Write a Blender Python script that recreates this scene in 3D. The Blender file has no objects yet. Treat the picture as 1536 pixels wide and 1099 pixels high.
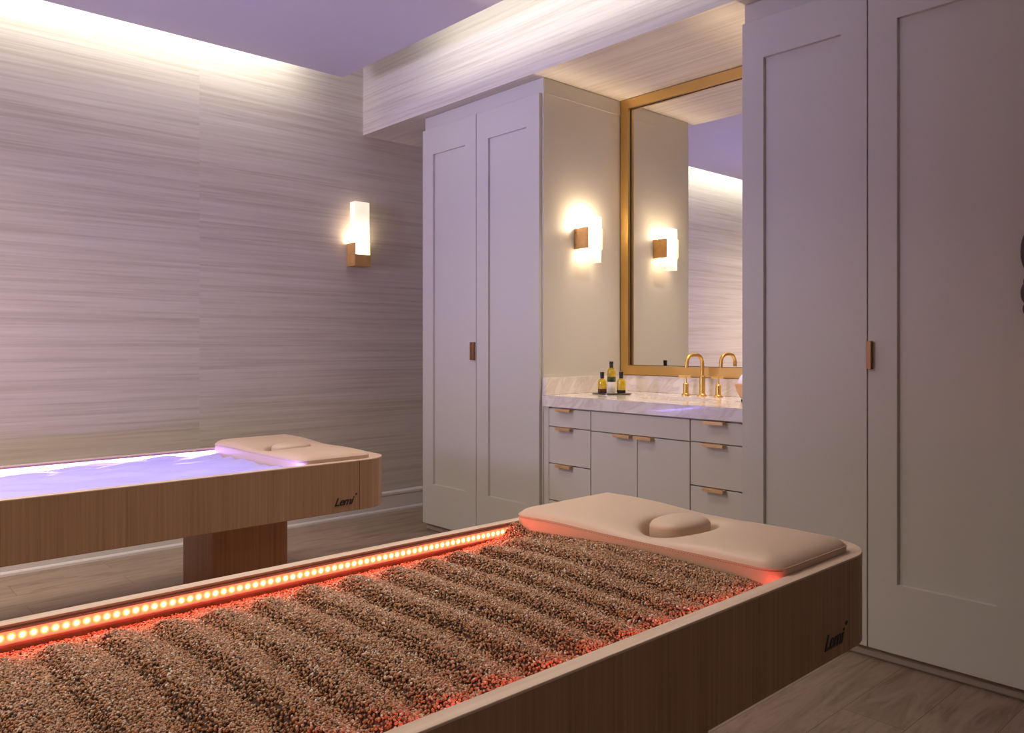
import bpy, bmesh, math, random
import numpy as np
from mathutils import Vector, Matrix
random.seed(7); rng = np.random.default_rng(7)
PI = math.pi
S = bpy.context.scene
C = S.collection

# ------------------------------------------------------------------ materials
def srgb(r, g, b):
    f = lambda c: (c/255/12.92) if c/255 <= .04045 else ((c/255+.055)/1.055)**2.4
    return (f(r), f(g), f(b), 1)

def newmat(name):
    m = bpy.data.materials.new(name); m.use_nodes = True
    nt = m.node_tree
    return m, nt, nt.nodes['Principled BSDF']

def mat(name, col, rough=.5, metal=0., spec=.5, coat=0., bump=0., bscale=200, trans=0., var=0., vscale=8, emit=None, estr=0.):
    m, nt, b = newmat(name)
    b.inputs['Base Color'].default_value = col
    b.inputs['Roughness'].default_value = rough
    b.inputs['Metallic'].default_value = metal
    b.inputs['Specular IOR Level'].default_value = spec
    b.inputs['Coat Weight'].default_value = coat
    b.inputs['Transmission Weight'].default_value = trans
    if emit:
        b.inputs['Emission Color'].default_value = emit
        b.inputs['Emission Strength'].default_value = estr
    if bump or var:
        tc = nt.nodes.new('ShaderNodeTexCoord')
    if bump:
        n = nt.nodes.new('ShaderNodeTexNoise'); n.inputs['Scale'].default_value = bscale; n.inputs['Detail'].default_value = 3
        bp = nt.nodes.new('ShaderNodeBump'); bp.inputs['Strength'].default_value = bump; bp.inputs['Distance'].default_value = .002
        nt.links.new(tc.outputs['Object'], n.inputs['Vector'])
        nt.links.new(n.outputs['Fac'], bp.inputs['Height']); nt.links.new(bp.outputs['Normal'], b.inputs['Normal'])
    if var:
        n = nt.nodes.new('ShaderNodeTexNoise'); n.inputs['Scale'].default_value = vscale; n.inputs['Detail'].default_value = 4
        r = nt.nodes.new('ShaderNodeValToRGB')
        r.color_ramp.elements[0].position = .3; r.color_ramp.elements[1].position = .7
        r.color_ramp.elements[0].color = tuple(c*(1-var) for c in col[:3])+(1,)
        r.color_ramp.elements[1].color = tuple(min(1, c*(1+var)) for c in col[:3])+(1,)
        nt.links.new(tc.outputs['Object'], n.inputs['Vector'])
        nt.links.new(n.outputs['Fac'], r.inputs['Fac']); nt.links.new(r.outputs['Color'], b.inputs['Base Color'])
    return m

def ramp(nt, stops):
    r = nt.nodes.new('ShaderNodeValToRGB'); e = r.color_ramp.elements
    e[0].position, e[0].color = stops[0]; e[1].position, e[1].color = stops[-1]
    for p, c in stops[1:-1]:
        x = e.new(p); x.color = c
    return r

def grainmat(name, scale, stops, rough=.55, coord='Position', detail=6, noise_scale=1., seam=None, bump=.15, spec=.3, coat=0., panel=None):
    """stretched noise grain; scale = vector scale on the coordinates"""
    m, nt, b = newmat(name)
    L = nt.links.new
    if coord == 'Position':
        src = nt.nodes.new('ShaderNodeNewGeometry').outputs['Position']
    else:
        src = nt.nodes.new('ShaderNodeTexCoord').outputs['Object']
    base = src
    if panel:                                   # hangs of wallpaper: shift the pattern from one drop to the next
        ax, x0, w, sh = panel
        sp = nt.nodes.new('ShaderNodeSeparateXYZ'); L(src, sp.inputs[0])
        a = nt.nodes.new('ShaderNodeMath'); a.operation = 'SUBTRACT'; L(sp.outputs[ax], a.inputs[0]); a.inputs[1].default_value = x0
        d = nt.nodes.new('ShaderNodeMath'); d.operation = 'DIVIDE'; L(a.outputs[0], d.inputs[0]); d.inputs[1].default_value = w
        fl = nt.nodes.new('ShaderNodeMath'); fl.operation = 'FLOOR'; L(d.outputs[0], fl.inputs[0])
        mu = nt.nodes.new('ShaderNodeMath'); mu.operation = 'MULTIPLY'; L(fl.outputs[0], mu.inputs[0]); mu.inputs[1].default_value = sh
        cb = nt.nodes.new('ShaderNodeCombineXYZ'); L(mu.outputs[0], cb.inputs[0]); L(mu.outputs[0], cb.inputs[1]); L(mu.outputs[0], cb.inputs[2])
        ad = nt.nodes.new('ShaderNodeVectorMath'); ad.operation = 'ADD'; L(src, ad.inputs[0]); L(cb.outputs[0], ad.inputs[1])
        base = ad.outputs[0]
    def layer(k, det, dist):
        mp = nt.nodes.new('ShaderNodeVectorMath'); mp.operation = 'MULTIPLY'; L(base, mp.inputs[0])
        mp.inputs[1].default_value = tuple(s*k for s in scale)
        n = nt.nodes.new('ShaderNodeTexNoise'); n.inputs['Scale'].default_value = noise_scale
        n.inputs['Detail'].default_value = det; n.inputs['Roughness'].default_value = .6; n.inputs['Distortion'].default_value = dist
        L(mp.outputs[0], n.inputs['Vector']); return n.outputs['Fac']
    a, c = layer(1, detail, .15), layer(.13, 4, .5)
    mx = nt.nodes.new('ShaderNodeMix'); mx.data_type = 'FLOAT'; mx.inputs[0].default_value = .33
    L(a, mx.inputs[2]); L(c, mx.inputs[3])
    r = ramp(nt, stops); L(mx.outputs[0], r.inputs['Fac'])
    col = r.outputs['Color']
    if seam:                                    # dark joint line at object x = seam
        tc = nt.nodes.new('ShaderNodeTexCoord'); sp = nt.nodes.new('ShaderNodeSeparateXYZ'); L(tc.outputs['Object'], sp.inputs[0])
        cm = nt.nodes.new('ShaderNodeMath'); cm.operation = 'COMPARE'; L(sp.outputs[0], cm.inputs[0])
        cm.inputs[1].default_value = seam; cm.inputs[2].default_value = .0012
        m2 = nt.nodes.new('ShaderNodeMix'); m2.data_type = 'RGBA'; L(cm.outputs[0], m2.inputs[0]); L(col, m2.inputs[6])
        m2.inputs[7].default_value = srgb(60, 38, 26); col = m2.outputs[2]
    L(col, b.inputs['Base Color'])
    b.inputs['Roughness'].default_value = rough; b.inputs['Specular IOR Level'].default_value = spec
    b.inputs['Coat Weight'].default_value = coat
    if bump:
        bp = nt.nodes.new('ShaderNodeBump'); bp.inputs['Strength'].default_value = bump; bp.inputs['Distance'].default_value = .001
        L(mx.outputs[0], bp.inputs['Height']); L(bp.outputs['Normal'], b.inputs['Normal'])
    return m

WPS = [(.28, srgb(183, 174, 160)), (.42, srgb(197, 189, 175)), (.50, srgb(207, 200, 188)), (.60, srgb(213, 207, 196)), (.74, srgb(225, 220, 210))]
M = {}
M['paper_x'] = grainmat('wallcovering_along_x', (1.3, 1, 70), WPS, .6, panel=(0, 1.746, 2.6, .13), bump=.2)
M['paper_y'] = grainmat('wallcovering_along_y', (1, 1.3, 70), WPS, .6, bump=.2)
M['paper_under'] = grainmat('wallcovering_soffit_underside', (70, 1.3, 1), WPS, .6, bump=.2)
OAK = [(.28, srgb(134, 103, 80)), (.45, srgb(164, 129, 102)), (.58, srgb(174, 140, 112)), (.75, srgb(196, 164, 134))]
M['oak'] = grainmat('oak_veneer_vertical', (110, 110, 1.6), OAK, .45, 'Object', seam=-.17, bump=.1)
M['oak_rim'] = grainmat('oak_rim', (2.2, 70, 70), [(.3, srgb(190, 160, 138)), (.5, srgb(212, 186, 165)), (.7, srgb(226, 202, 182))], .45, 'Object', bump=.1)
M['oak_ped'] = grainmat('oak_pedestal', (90, 90, 1.6), [(.28, srgb(146, 98, 72)), (.5, srgb(174, 122, 92)), (.75, srgb(194, 142, 110))], .4, 'Object', bump=.1)
M['cab'] = mat('painted_cabinet', srgb(197, 193, 184), .42, spec=.4)
M['cab2'] = mat('painted_vanity', srgb(200, 195, 184), .42, spec=.4)
M['ceil'] = mat('ceiling_paint', srgb(205, 202, 220), .8, spec=.2)
M['white'] = mat('white_trim', srgb(226, 220, 216), .4)
M['brass'] = mat('brushed_brass', srgb(232, 188, 108), .3, 1., bump=.05, bscale=300)
M['brass_frame'] = mat('satin_brass_frame', srgb(214, 176, 104), .36, 1.)
M['brass_pull'] = mat('champagne_pull', srgb(222, 186, 138), .45, .8)
M['bronze_pull'] = mat('bronze_pull', srgb(150, 112, 78), .4, .9)
M['leather'] = mat('taupe_leatherette', srgb(205, 178, 154), .45, spec=.4, bump=.12, bscale=900)
M['stitch'] = mat('stitching', srgb(150, 118, 98), .7)
M['black'] = mat('black_plastic', srgb(26, 24, 24), .35)
M['recess_shade'] = mat('painted_recess_shade', srgb(50, 42, 40), .8)  # plinth colour darkened to hold the shade of the toe recess
M['porcelain'] = mat('porcelain', srgb(235, 230, 222), .15, coat=.5)
M['wax'] = mat('white_candle', srgb(236, 228, 214), .5)
M['bowlwood'] = mat('bowl_wood', srgb(214, 164, 120), .45, var=.12, vscale=30)
M['frost'] = mat('frosted_plastic', srgb(225, 222, 240), .5)
M['logo'] = mat('logo_metal', srgb(78, 76, 78), .35, .8)
M['slate'] = mat('dark_tray_glass', srgb(60, 56, 50), .12, coat=.6)
M['toned_wall'] = mat('bounce_toned_wall_paint', srgb(150, 144, 134), .8)  # even paint of the unseen walls, toned to restrain bounced light
M['mould'] = mat('base_moulding', srgb(170, 155, 148), .5)
M['bracket'] = mat('antique_brass', srgb(222, 178, 110), .5, .45, var=.12, vscale=25)
M['dark_brown'] = mat('dark_lobed_brown', srgb(70, 56, 50), .6)
M['mirror'] = mat('mirror_glass', (.93, .93, .93, 1), .0, 1.)
M['basin'] = mat('basin_liner', srgb(225, 220, 228), .5)
M['channel'] = mat('led_channel', srgb(200, 150, 140), .4)

# stone
def stone():
    m, nt, b = newmat('quartzite_stone'); L = nt.links.new
    g = nt.nodes.new('ShaderNodeNewGeometry')
    mp = nt.nodes.new('ShaderNodeMapping'); mp.inputs['Rotation'].default_value = (.5, .9, .6); L(g.outputs['Position'], mp.inputs['Vector'])
    n1 = nt.nodes.new('ShaderNodeTexNoise'); n1.inputs['Scale'].default_value = 6; n1.inputs['Detail'].default_value = 10; n1.inputs['Distortion'].default_value = .8
    mp2 = nt.nodes.new('ShaderNodeVectorMath'); mp2.operation = 'MULTIPLY'; mp2.inputs[1].default_value = (1, 1, 4); L(mp.outputs[0], mp2.inputs[0])
    L(mp2.outputs[0], n1.inputs['Vector'])
    r = ramp(nt, [(.3, srgb(206, 194, 186)), (.45, srgb(224, 215, 208)), (.5, srgb(214, 202, 194)), (.56, srgb(228, 220, 213)), (.75, srgb(234, 228, 221))])
    L(n1.outputs['Fac'], r.inputs['Fac']); L(r.outputs['Color'], b.inputs['Base Color'])
    b.inputs['Roughness'].default_value = .16; b.inputs['Coat Weight'].default_value = .3
    return m
M['stone'] = stone()

def floormat():
    m, nt, b = newmat('vinyl_plank_floor'); L = nt.links.new
    g = nt.nodes.new('ShaderNodeNewGeometry')
    br = nt.nodes.new('ShaderNodeTexBrick'); br.offset = .37; br.inputs['Scale'].default_value = 1
    br.inputs['Brick Width'].default_value = 1.22; br.inputs['Row Height'].default_value = .19
    br.inputs['Mortar Size'].default_value = .0012; br.inputs['Color1'].default_value = (.15, .15, .15, 1); br.inputs['Color2'].default_value = (.85, .85, .85, 1)
    br.inputs['Mortar'].default_value = (.5, .5, .5, 1)
    L(g.outputs['Position'], br.inputs['Vector'])
    sc = nt.nodes.new('ShaderNodeVectorMath'); sc.operation = 'MULTIPLY'; sc.inputs[1].default_value = (2.2, 16, 1); L(g.outputs['Position'], sc.inputs[0])
    of = nt.nodes.new('ShaderNodeVectorMath'); of.operation = 'SCALE'; of.inputs['Scale'].default_value = 9; L(br.outputs['Color'], of.inputs[0])
    ad = nt.nodes.new('ShaderNodeVectorMath'); ad.operation = 'ADD'; L(sc.outputs[0], ad.inputs[0]); L(of.outputs[0], ad.inputs[1])
    n = nt.nodes.new('ShaderNodeTexNoise'); n.inputs['Scale'].default_value = 1; n.inputs['Detail'].default_value = 8; n.inputs['Roughness'].default_value = .65; n.inputs['Distortion'].default_value = 1.2
    L(ad.outputs[0], n.inputs['Vector'])
    r = ramp(nt, [(.28, srgb(118, 97, 80)), (.42, srgb(148, 126, 107)), (.55, srgb(166, 144, 125)), (.62, srgb(156, 133, 113)), (.8, srgb(192, 172, 152))])
    L(n.outputs['Fac'], r.inputs['Fac'])
    mv = nt.nodes.new('ShaderNodeMix'); mv.data_type = 'RGBA'; mv.blend_type = 'MULTIPLY'; mv.inputs[0].default_value = .3
    L(r.outputs['Color'], mv.inputs[6])
    cr = ramp(nt, [(.15, (.72, .72, .72, 1)), (.85, (1, 1, 1, 1))]); L(br.outputs['Color'], cr.inputs['Fac']); L(cr.outputs['Color'], mv.inputs[7])
    dk = nt.nodes.new('ShaderNodeMix'); dk.data_type = 'RGBA'; L(br.outputs['Fac'], dk.inputs[0]); L(mv.outputs[2], dk.inputs[6]); dk.inputs[7].default_value = srgb(112, 90, 72)
    L(dk.outputs[2], b.inputs['Base Color']); b.inputs['Roughness'].default_value = .4; b.inputs['Specular IOR Level'].default_value = .35
    bp = nt.nodes.new('ShaderNodeBump'); bp.inputs['Strength'].default_value = .15; bp.inputs['Distance'].default_value = .001
    L(n.outputs['Fac'], bp.inputs['Height']); L(bp.outputs['Normal'], b.inputs['Normal'])
    return m
M['floor'] = floormat()

def sandmat():
    m, nt, b = newmat('quartz_grains'); L = nt.links.new
    g = nt.nodes.new('ShaderNodeNewGeometry')
    r = ramp(nt, [(0, srgb(84, 62, 50)), (.14, srgb(150, 108, 74)), (.32, srgb(184, 136, 94)), (.5, srgb(170, 132, 106)), (.68, srgb(194, 150, 112)), (.84, srgb(186, 124, 72)), (.94, srgb(212, 184, 158)), (1, srgb(236, 224, 210))])
    L(g.outputs['Random Per Island'], r.inputs['Fac']); L(r.outputs['Color'], b.inputs['Base Color'])
    b.inputs['Roughness'].default_value = .4; b.inputs['Specular IOR Level'].default_value = .45
    return m
M['sand'] = sandmat()
M['sand_base'] = mat('sand_bed', srgb(84, 58, 42), .9)

def emis(name, col, s):
    m, nt, b = newmat(name)
    b.inputs['Base Color'].default_value = (.05, .05, .05, 1)
    b.inputs['Emission Color'].default_value = col; b.inputs['Emission Strength'].default_value = s
    return m
M['led_red'] = emis('red_led', (1, .09, .06, 1), 120)
def hotstrip():
    """diffuser over the diodes: brightest right over each diode"""
    m, nt, b = newmat('red_led_strip'); L = nt.links.new
    tc = nt.nodes.new('ShaderNodeTexCoord'); sp = nt.nodes.new('ShaderNodeSeparateXYZ'); L(tc.outputs['Object'], sp.inputs[0])
    a = nt.nodes.new('ShaderNodeMath'); a.operation = 'ADD'; a.inputs[1].default_value = 1.86+.0086+1.72; L(sp.outputs[0], a.inputs[0])
    md = nt.nodes.new('ShaderNodeMath'); md.operation = 'MODULO'; md.inputs[1].default_value = .0172; L(a.outputs[0], md.inputs[0])
    sb = nt.nodes.new('ShaderNodeMath'); sb.operation = 'SUBTRACT'; sb.inputs[1].default_value = .0086; L(md.outputs[0], sb.inputs[0])
    zc = nt.nodes.new('ShaderNodeMath'); zc.operation = 'SUBTRACT'; zc.inputs[1].default_value = .628; L(sp.outputs[2], zc.inputs[0])
    cb = nt.nodes.new('ShaderNodeCombineXYZ'); L(sb.outputs[0], cb.inputs[0]); L(zc.outputs[0], cb.inputs[1])
    ln = nt.nodes.new('ShaderNodeVectorMath'); ln.operation = 'LENGTH'; L(cb.outputs[0], ln.inputs[0])
    mr = nt.nodes.new('ShaderNodeMapRange'); mr.inputs['From Min'].default_value = .003; mr.inputs['From Max'].default_value = .0088; L(ln.outputs['Value'], mr.inputs['Value'])
    r = ramp(nt, [(0, (1, .62, .10, 1)), (.4, (1, .42, .06, 1)), (1, (1, .22, .10, 1))]); L(mr.outputs[0], r.inputs['Fac'])
    r2 = ramp(nt, [(0, (1, 1, 1, 1)), (.4, (.45, .45, .45, 1)), (1, (.3, .3, .3, 1))]); L(mr.outputs[0], r2.inputs['Fac'])
    mu = nt.nodes.new('ShaderNodeMath'); mu.operation = 'MULTIPLY'; mu.inputs[1].default_value = 4; L(r2.outputs['Color'], mu.inputs[0])
    b.inputs['Base Color'].default_value = (.05, .05, .05, 1)
    L(r.outputs['Color'], b.inputs['Emission Color']); L(mu.outputs[0], b.inputs['Emission Strength'])
    return m
M['strip_red'] = hotstrip()
M['strip_red2'] = emis('red_led_strip_near_side', (1, .12, .105, 1), 7)
M['led_blue'] = emis('blue_led', (.30, .22, 1, 1), 40)
M['strip_blue'] = emis('violet_led_strip', (.30, .22, 1, 1), 34)

def shade(name, zc, half, peak):
    """alabaster lit by the bulb inside, brightest at bulb height"""
    m, nt, b = newmat(name); L = nt.links.new
    g = nt.nodes.new('ShaderNodeNewGeometry'); sp = nt.nodes.new('ShaderNodeSeparateXYZ'); L(g.outputs['Position'], sp.inputs[0])
    a = nt.nodes.new('ShaderNodeMath'); a.operation = 'SUBTRACT'; a.inputs[1].default_value = zc; L(sp.outputs[2], a.inputs[0])
    ab = nt.nodes.new('ShaderNodeMath'); ab.operation = 'ABSOLUTE'; L(a.outputs[0], ab.inputs[0])
    mr = nt.nodes.new('ShaderNodeMapRange'); mr.interpolation_type = 'SMOOTHSTEP'; mr.inputs['From Min'].default_value = 0; mr.inputs['From Max'].default_value = half
    mr.inputs['To Min'].default_value = peak; mr.inputs['To Max'].default_value = .7; L(ab.outputs[0], mr.inputs['Value'])
    n = nt.nodes.new('ShaderNodeTexNoise'); n.inputs['Scale'].default_value = 14; n.inputs['Detail'].default_value = 5; n.inputs['Distortion'].default_value = 2
    L(g.outputs['Position'], n.inputs['Vector'])
    r = ramp(nt, [(.25, (1, .62, .32, 1)), (.42, (1, .80, .60, 1)), (.7, (1, .86, .70, 1))]); L(n.outputs['Fac'], r.inputs['Fac'])
    L(r.outputs['Color'], b.inputs['Emission Color']); L(mr.outputs[0], b.inputs['Emission Strength'])
    b.inputs['Base Color'].default_value = srgb(235, 222, 200); b.inputs['Roughness'].default_value = .4
    return m
M['shade_wall'] = shade('alabaster_tall', 1.76, .24, 2.6)
M['shade_niche'] = shade('alabaster_short', 1.725, .13, 9)
M['bulb'] = emis('bulb', (1, .75, .48, 1), 800)
M['bulb_small'] = emis('bulb_small', (1, .76, .50, 1), 150)

# ------------------------------------------------------------------ helpers
def rootloc(o):
    while o.parent: o = o.parent
    return Vector(o.location)

def obj(name, bm, m, parent=None, smooth=False, loc=(0, 0, 0)):
    """links bm (world coordinates) as one mesh object; children store their mesh relative to the thing's base"""
    off = rootloc(parent) if parent else Vector(loc)
    if isinstance(bm, bmesh.types.BMesh):
        bmesh.ops.translate(bm, verts=bm.verts, vec=-off)
        bmesh.ops.recalc_face_normals(bm, faces=bm.faces)
        me = bpy.data.meshes.new(name); bm.to_mesh(me); bm.free()
    else: me = bm
    for x in (m if isinstance(m, (list, tuple)) else [m]): me.materials.append(x)
    if smooth:
        me.polygons.foreach_set('use_smooth', [True]*len(me.polygons))
    o = bpy.data.objects.new(name, me); C.objects.link(o)
    if parent: o.parent = parent
    else: o.location = loc
    return o

def smooth_by_angle(o, ang=35):
    me = o.data
    me.polygons.foreach_set('use_smooth', [True]*len(me.polygons))
    bm = bmesh.new(); bm.from_mesh(me)
    for e in bm.edges:
        if len(e.link_faces) == 2 and e.calc_face_angle(0) > math.radians(ang): e.smooth = False
    bm.to_mesh(me); bm.free()
    return o

def tag(o, label, cat, group=None, kind=None):
    o['label'] = label; o['category'] = cat
    if group: o['group'] = group
    if kind: o['kind'] = kind
    return o

def thing(name, label, cat, loc, group=None):
    o = bpy.data.objects.new(name, None); C.objects.link(o); o.location = loc; o.empty_display_size = .05
    bpy.context.view_layer.update()
    return tag(o, label, cat, group)

def struct(name, bm, m, **k):
    o = obj(name, bm, m, **k); o['kind'] = 'structure'; return o

def box(bm, x0, x1, y0, y1, z0, z1, bev=0., seg=2):
    vs = [bm.verts.new((x, y, z)) for x in (x0, x1) for y in (y0, y1) for z in (z0, z1)]
    F = [(0, 1, 3, 2), (4, 6, 7, 5), (0, 4, 5, 1), (2, 3, 7, 6), (0, 2, 6, 4), (1, 5, 7, 3)]
    fs = [bm.faces.new([vs[i] for i in f]) for f in F]
    if bev:
        es = list({e for f in fs for e in f.edges})
        bmesh.ops.bevel(bm, geom=es, offset=bev, segments=seg, affect='EDGES', profile=.5)
    return fs

def B(*a, **k):
    bm = bmesh.new(); box(bm, *a, **k); return bm

def lathe(bm, prof, cx, cy, cz, n=32, axis='z'):
    rings = []
    for r, z in prof:
        ring = []
        for i in range(n):
            t = 2*PI*i/n
            if r < 1e-6:
                if not ring: ring.append(bm.verts.new((cx, cy, cz+z)))
                continue
            ring.append(bm.verts.new((cx+r*math.cos(t), cy+r*math.sin(t), cz+z)))
        rings.append(ring)
    for a, b in zip(rings, rings[1:]):
        for i in range(n):
            j = (i+1) % n
            if len(a) == 1 and len(b) == 1: continue
            if len(a) == 1: bm.faces.new((a[0], b[i], b[j]))
            elif len(b) == 1: bm.faces.new((a[i], a[j], b[0]))
            else: bm.faces.new((a[i], a[j], b[j], b[i]))
    for r in (rings[0], rings[-1]):
        if len(r) > 2: bm.faces.new(r)
    return bm

def tube(bm, pts, r, n=16, caps=True):
    pts = [Vector(p) for p in pts]; rings = []
    up = Vector((0, 1, 0))
    for i, p in enumerate(pts):
        t = (pts[min(i+1, len(pts)-1)]-pts[max(i-1, 0)]).normalized()
        a = t.cross(up)
        if a.length < 1e-3: a = t.cross(Vector((1, 0, 0)))
        a.normalize(); b = t.cross(a).normalized()
        rings.append([bm.verts.new(p+r*(math.cos(2*PI*k/n)*a+math.sin(2*PI*k/n)*b)) for k in range(n)])
    for x, y in zip(rings, rings[1:]):
        for k in range(n): bm.faces.new((x[k], x[(k+1) % n], y[(k+1) % n], y[k]))
    if caps: bm.faces.new(rings[0]); bm.faces.new(rings[-1])
    return bm

# ------------------------------------------------------------------ key dimensions (metres; camera stands above the origin)
YW = 4.575      # papered wall
XW = 3.56       # wall behind cabinets and niche
XD = 2.882      # cabinet door fronts
ZS = 2.53       # soffit underside
XS = 2.83       # soffit face
ZC = 2.80       # dropped ceiling underside
ZT = 3.08       # slab above
X0, Y0 = -2.4, -1.7

# ------------------------------------------------------------------ setting
struct('floor', B(X0, XW, Y0, YW, -.05, 0), M['floor'])
struct('wall_left', B(X0, XW+.1, YW, YW+.1, -.05, ZT), M['paper_x'])
struct('wall_right', B(XW, XW+.1, Y0, YW, -.05, ZT), M['cab'])
struct('wall_back', B(X0-.1, X0, Y0-.1, YW+.1, -.05, ZT), M['toned_wall'])
struct('wall_front', B(X0, XW+.1, Y0-.1, Y0, -.05, ZT), M['toned_wall'])
bm = bmesh.new()
box(bm, X0-.1, XW+.1, Y0-.1, YW+.1, ZT, ZT+.1)                  # slab closing the light slots
box(bm, X0, 2.553, Y0, 4.36, ZC, ZC+.05)                        # dropped ceiling panel
struct('ceiling', bm, M['ceil'])
bm = bmesh.new(); box(bm, XS, XW, Y0, YW, ZS, ZT)
bmesh.ops.recalc_face_normals(bm, faces=bm.faces)
me_faces = [(f, 1 if f.normal.z < -.5 else 0) for f in bm.faces]
for f, i in me_faces: f.material_index = i
o = obj('trim_1', bm, [M['paper_y'], M['paper_under']]); o['kind'] = 'structure'
# baseboard along the papered wall: flat board, stepped cap and a shoe at the floor
bm = bmesh.new()
prof = [(0, 0), (.022, 0), (.022, .012), (.017, .02), (.014, .022), (.014, .108), (.02, .114), (.02, .128), (.012, .137), (0, .139)]
a = [bm.verts.new((X0, YW-p, z)) for p, z in prof]; b = [bm.verts.new((XW, YW-p, z)) for p, z in prof]
for i in range(len(prof)):
    j = (i+1) % len(prof); bm.faces.new((a[i], a[j], b[j], b[i]))
bm.faces.new(a); bm.faces.new(b[::-1])
struct('baseboard_left', bm, M['white'])

# ------------------------------------------------------------------ cabinets
def shaker(bm, y0, y1, z0, z1, py0, py1, pz0, pz1, x=XD, th=.0195, rec=.013):
    """door slab with a recessed flat panel on its -X face"""
    o = [(y0, z0), (y1, z0), (y1, z1), (y0, z1)]
    i = [(py0, pz0), (py1, pz0), (py1, pz1), (py0, pz1)]
    b = .0015
    oe = [bm.verts.new((x+b, y, z)) for y, z in o]
    of = [bm.verts.new((x, y+(b if y == y0 else -b), z+(b if z == z0 else -b))) for y, z in o]
    it = [bm.verts.new((x, y, z)) for y, z in i]
    ib = [bm.verts.new((x+rec, y+(.002 if y == py0 else -.002), z+(.002 if z == pz0 else -.002))) for y, z in i]
    bk = [bm.verts.new((x+th, y, z)) for y, z in o]
    for k in range(4):
        j = (k+1) % 4
        bm.faces.new((oe[k], oe[j], of[j], of[k])); bm.faces.new((of[k], of[j], it[j], it[k]))
        bm.faces.new((it[k], it[j], ib[j], ib[k])); bm.faces.new((bk[k], bk[j], oe[j], oe[k]))
    bm.faces.new(ib); bm.faces.new(bk)

ZB = .048
def tall_cabinet(y0, y1, doors, label, pull_y, pull_label, side_line):
    t = thing('tall_cabinet', label, 'cabinet', (3.2, (y0+y1)/2, 0))
    xb = XD+.021
    bm = bmesh.new(); box(bm, xb, XW-.002, y0, y1, ZB, ZS-.002)
    obj('body', bm, M['cab'], t)
    bm = bmesh.new(); box(bm, 2.935, XW-.01, y0+.01, y1-.01, .0, ZB)
    obj('plinth', bm, M['recess_shade'], t)
    bm = bmesh.new(); box(bm, 2.915, 2.935, y0-.0, y1+.012, .0, .04, bev=.008)
    obj('base_moulding', bm, M['mould'], t)
    if side_line:                                # joint between side panel and its top filler
        obj('side_filler', B(xb+.002, XW-.03, y0-.003, y0+.001, 2.447, ZS-.004), M['cab'], t)
    ds = []
    for (a, b, pa, pb) in doors:
        bm = bmesh.new(); shaker(bm, a, b, ZB, 2.446, pa, pb, .293, 2.288)
        ds.append(obj('door', bm, M['cab'], t))
    for (py0, py1) in [pull_y]:
        bm = bmesh.new()
        box(bm, XD-.018, XD-.001, py0, py1, 1.050, 1.152, bev=.002)
        h = obj('handle', bm, M['bronze_pull'], ds[0]); h['label'] = pull_label
    return t
tall_cabinet(2.94, 3.974, [(3.464, 3.974, 3.561, 3.868), (2.950, 3.460, 3.048, 3.357)],
             'tall pale shaker cabinet between the striped wall and the vanity niche', (3.466, 3.498), 'small bronze edge pull', True)
tall_cabinet(.20, 1.764, [(.742, 1.252, .839, 1.151), (1.256, 1.764, 1.353, 1.668)],
             'large tall shaker cabinet on the right, beside the head of the pebble bed', (1.2515-.018, 1.2515-.0), 'small bronze edge pull', False)

# ------------------------------------------------------------------ vanity
VX = 2.905
v = thing('vanity_cabinet', 'low grey vanity cabinet with flat drawers and doors under the stone counter', 'cabinet', (3.2, 2.35, 0))
obj('body', B(VX+.022, XW-.002, 1.766, 2.9385, .09, .70), M['cab2'], v)
obj('top_rail', B(VX+.022, VX+.042, 1.766, 2.9385, .70, .819), M['cab2'], v)
obj('filler_strip', B(VX, VX+.0215, 2.9035, 2.9385, .09, .819), M['cab2'], v)
obj('plinth', B(VX+.07, XW-.01, 1.77, 2.935, 0, .09), M['recess_shade'], v)
obj('front_panel', B(VX, VX+.019, 2.0355, 2.610, .7185, .8125, bev=.001), M['cab2'], v)
def pull(parent, yc, ztop, w=.10):
    bm = bmesh.new()
    box(bm, VX-.028, VX+.012, yc-w/2, yc+w/2, ztop+.0005, ztop+.0025)
    box(bm, VX-.029, VX-.026, yc-w/2, yc+w/2, ztop-.011, ztop+.0025, bev=.0005)
    h = obj('handle', bm, M['brass_pull'], parent)
rows = [(.7205, .811), (.531, .7155), (.342, .526), (.10, .337)]
for (y0, y1, yc) in [(2.615, 2.9005, 2.782), (1.768, 2.0305, 1.903)]:
    for z0, z1 in rows:
        d = obj('drawer', B(VX, VX+.019, y0, y1, z0, z1, bev=.001), M['cab2'], v)
        pull(d, yc, z1)
for (y0, y1, yc) in [(2.326, 2.610, 2.402), (2.0355, 2.322, 2.278)]:
    d = obj('door', B(VX, VX+.019, y0, y1, .10, .7135, bev=.001), M['cab2'], v)
    pull(d, yc, .7135)

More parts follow.
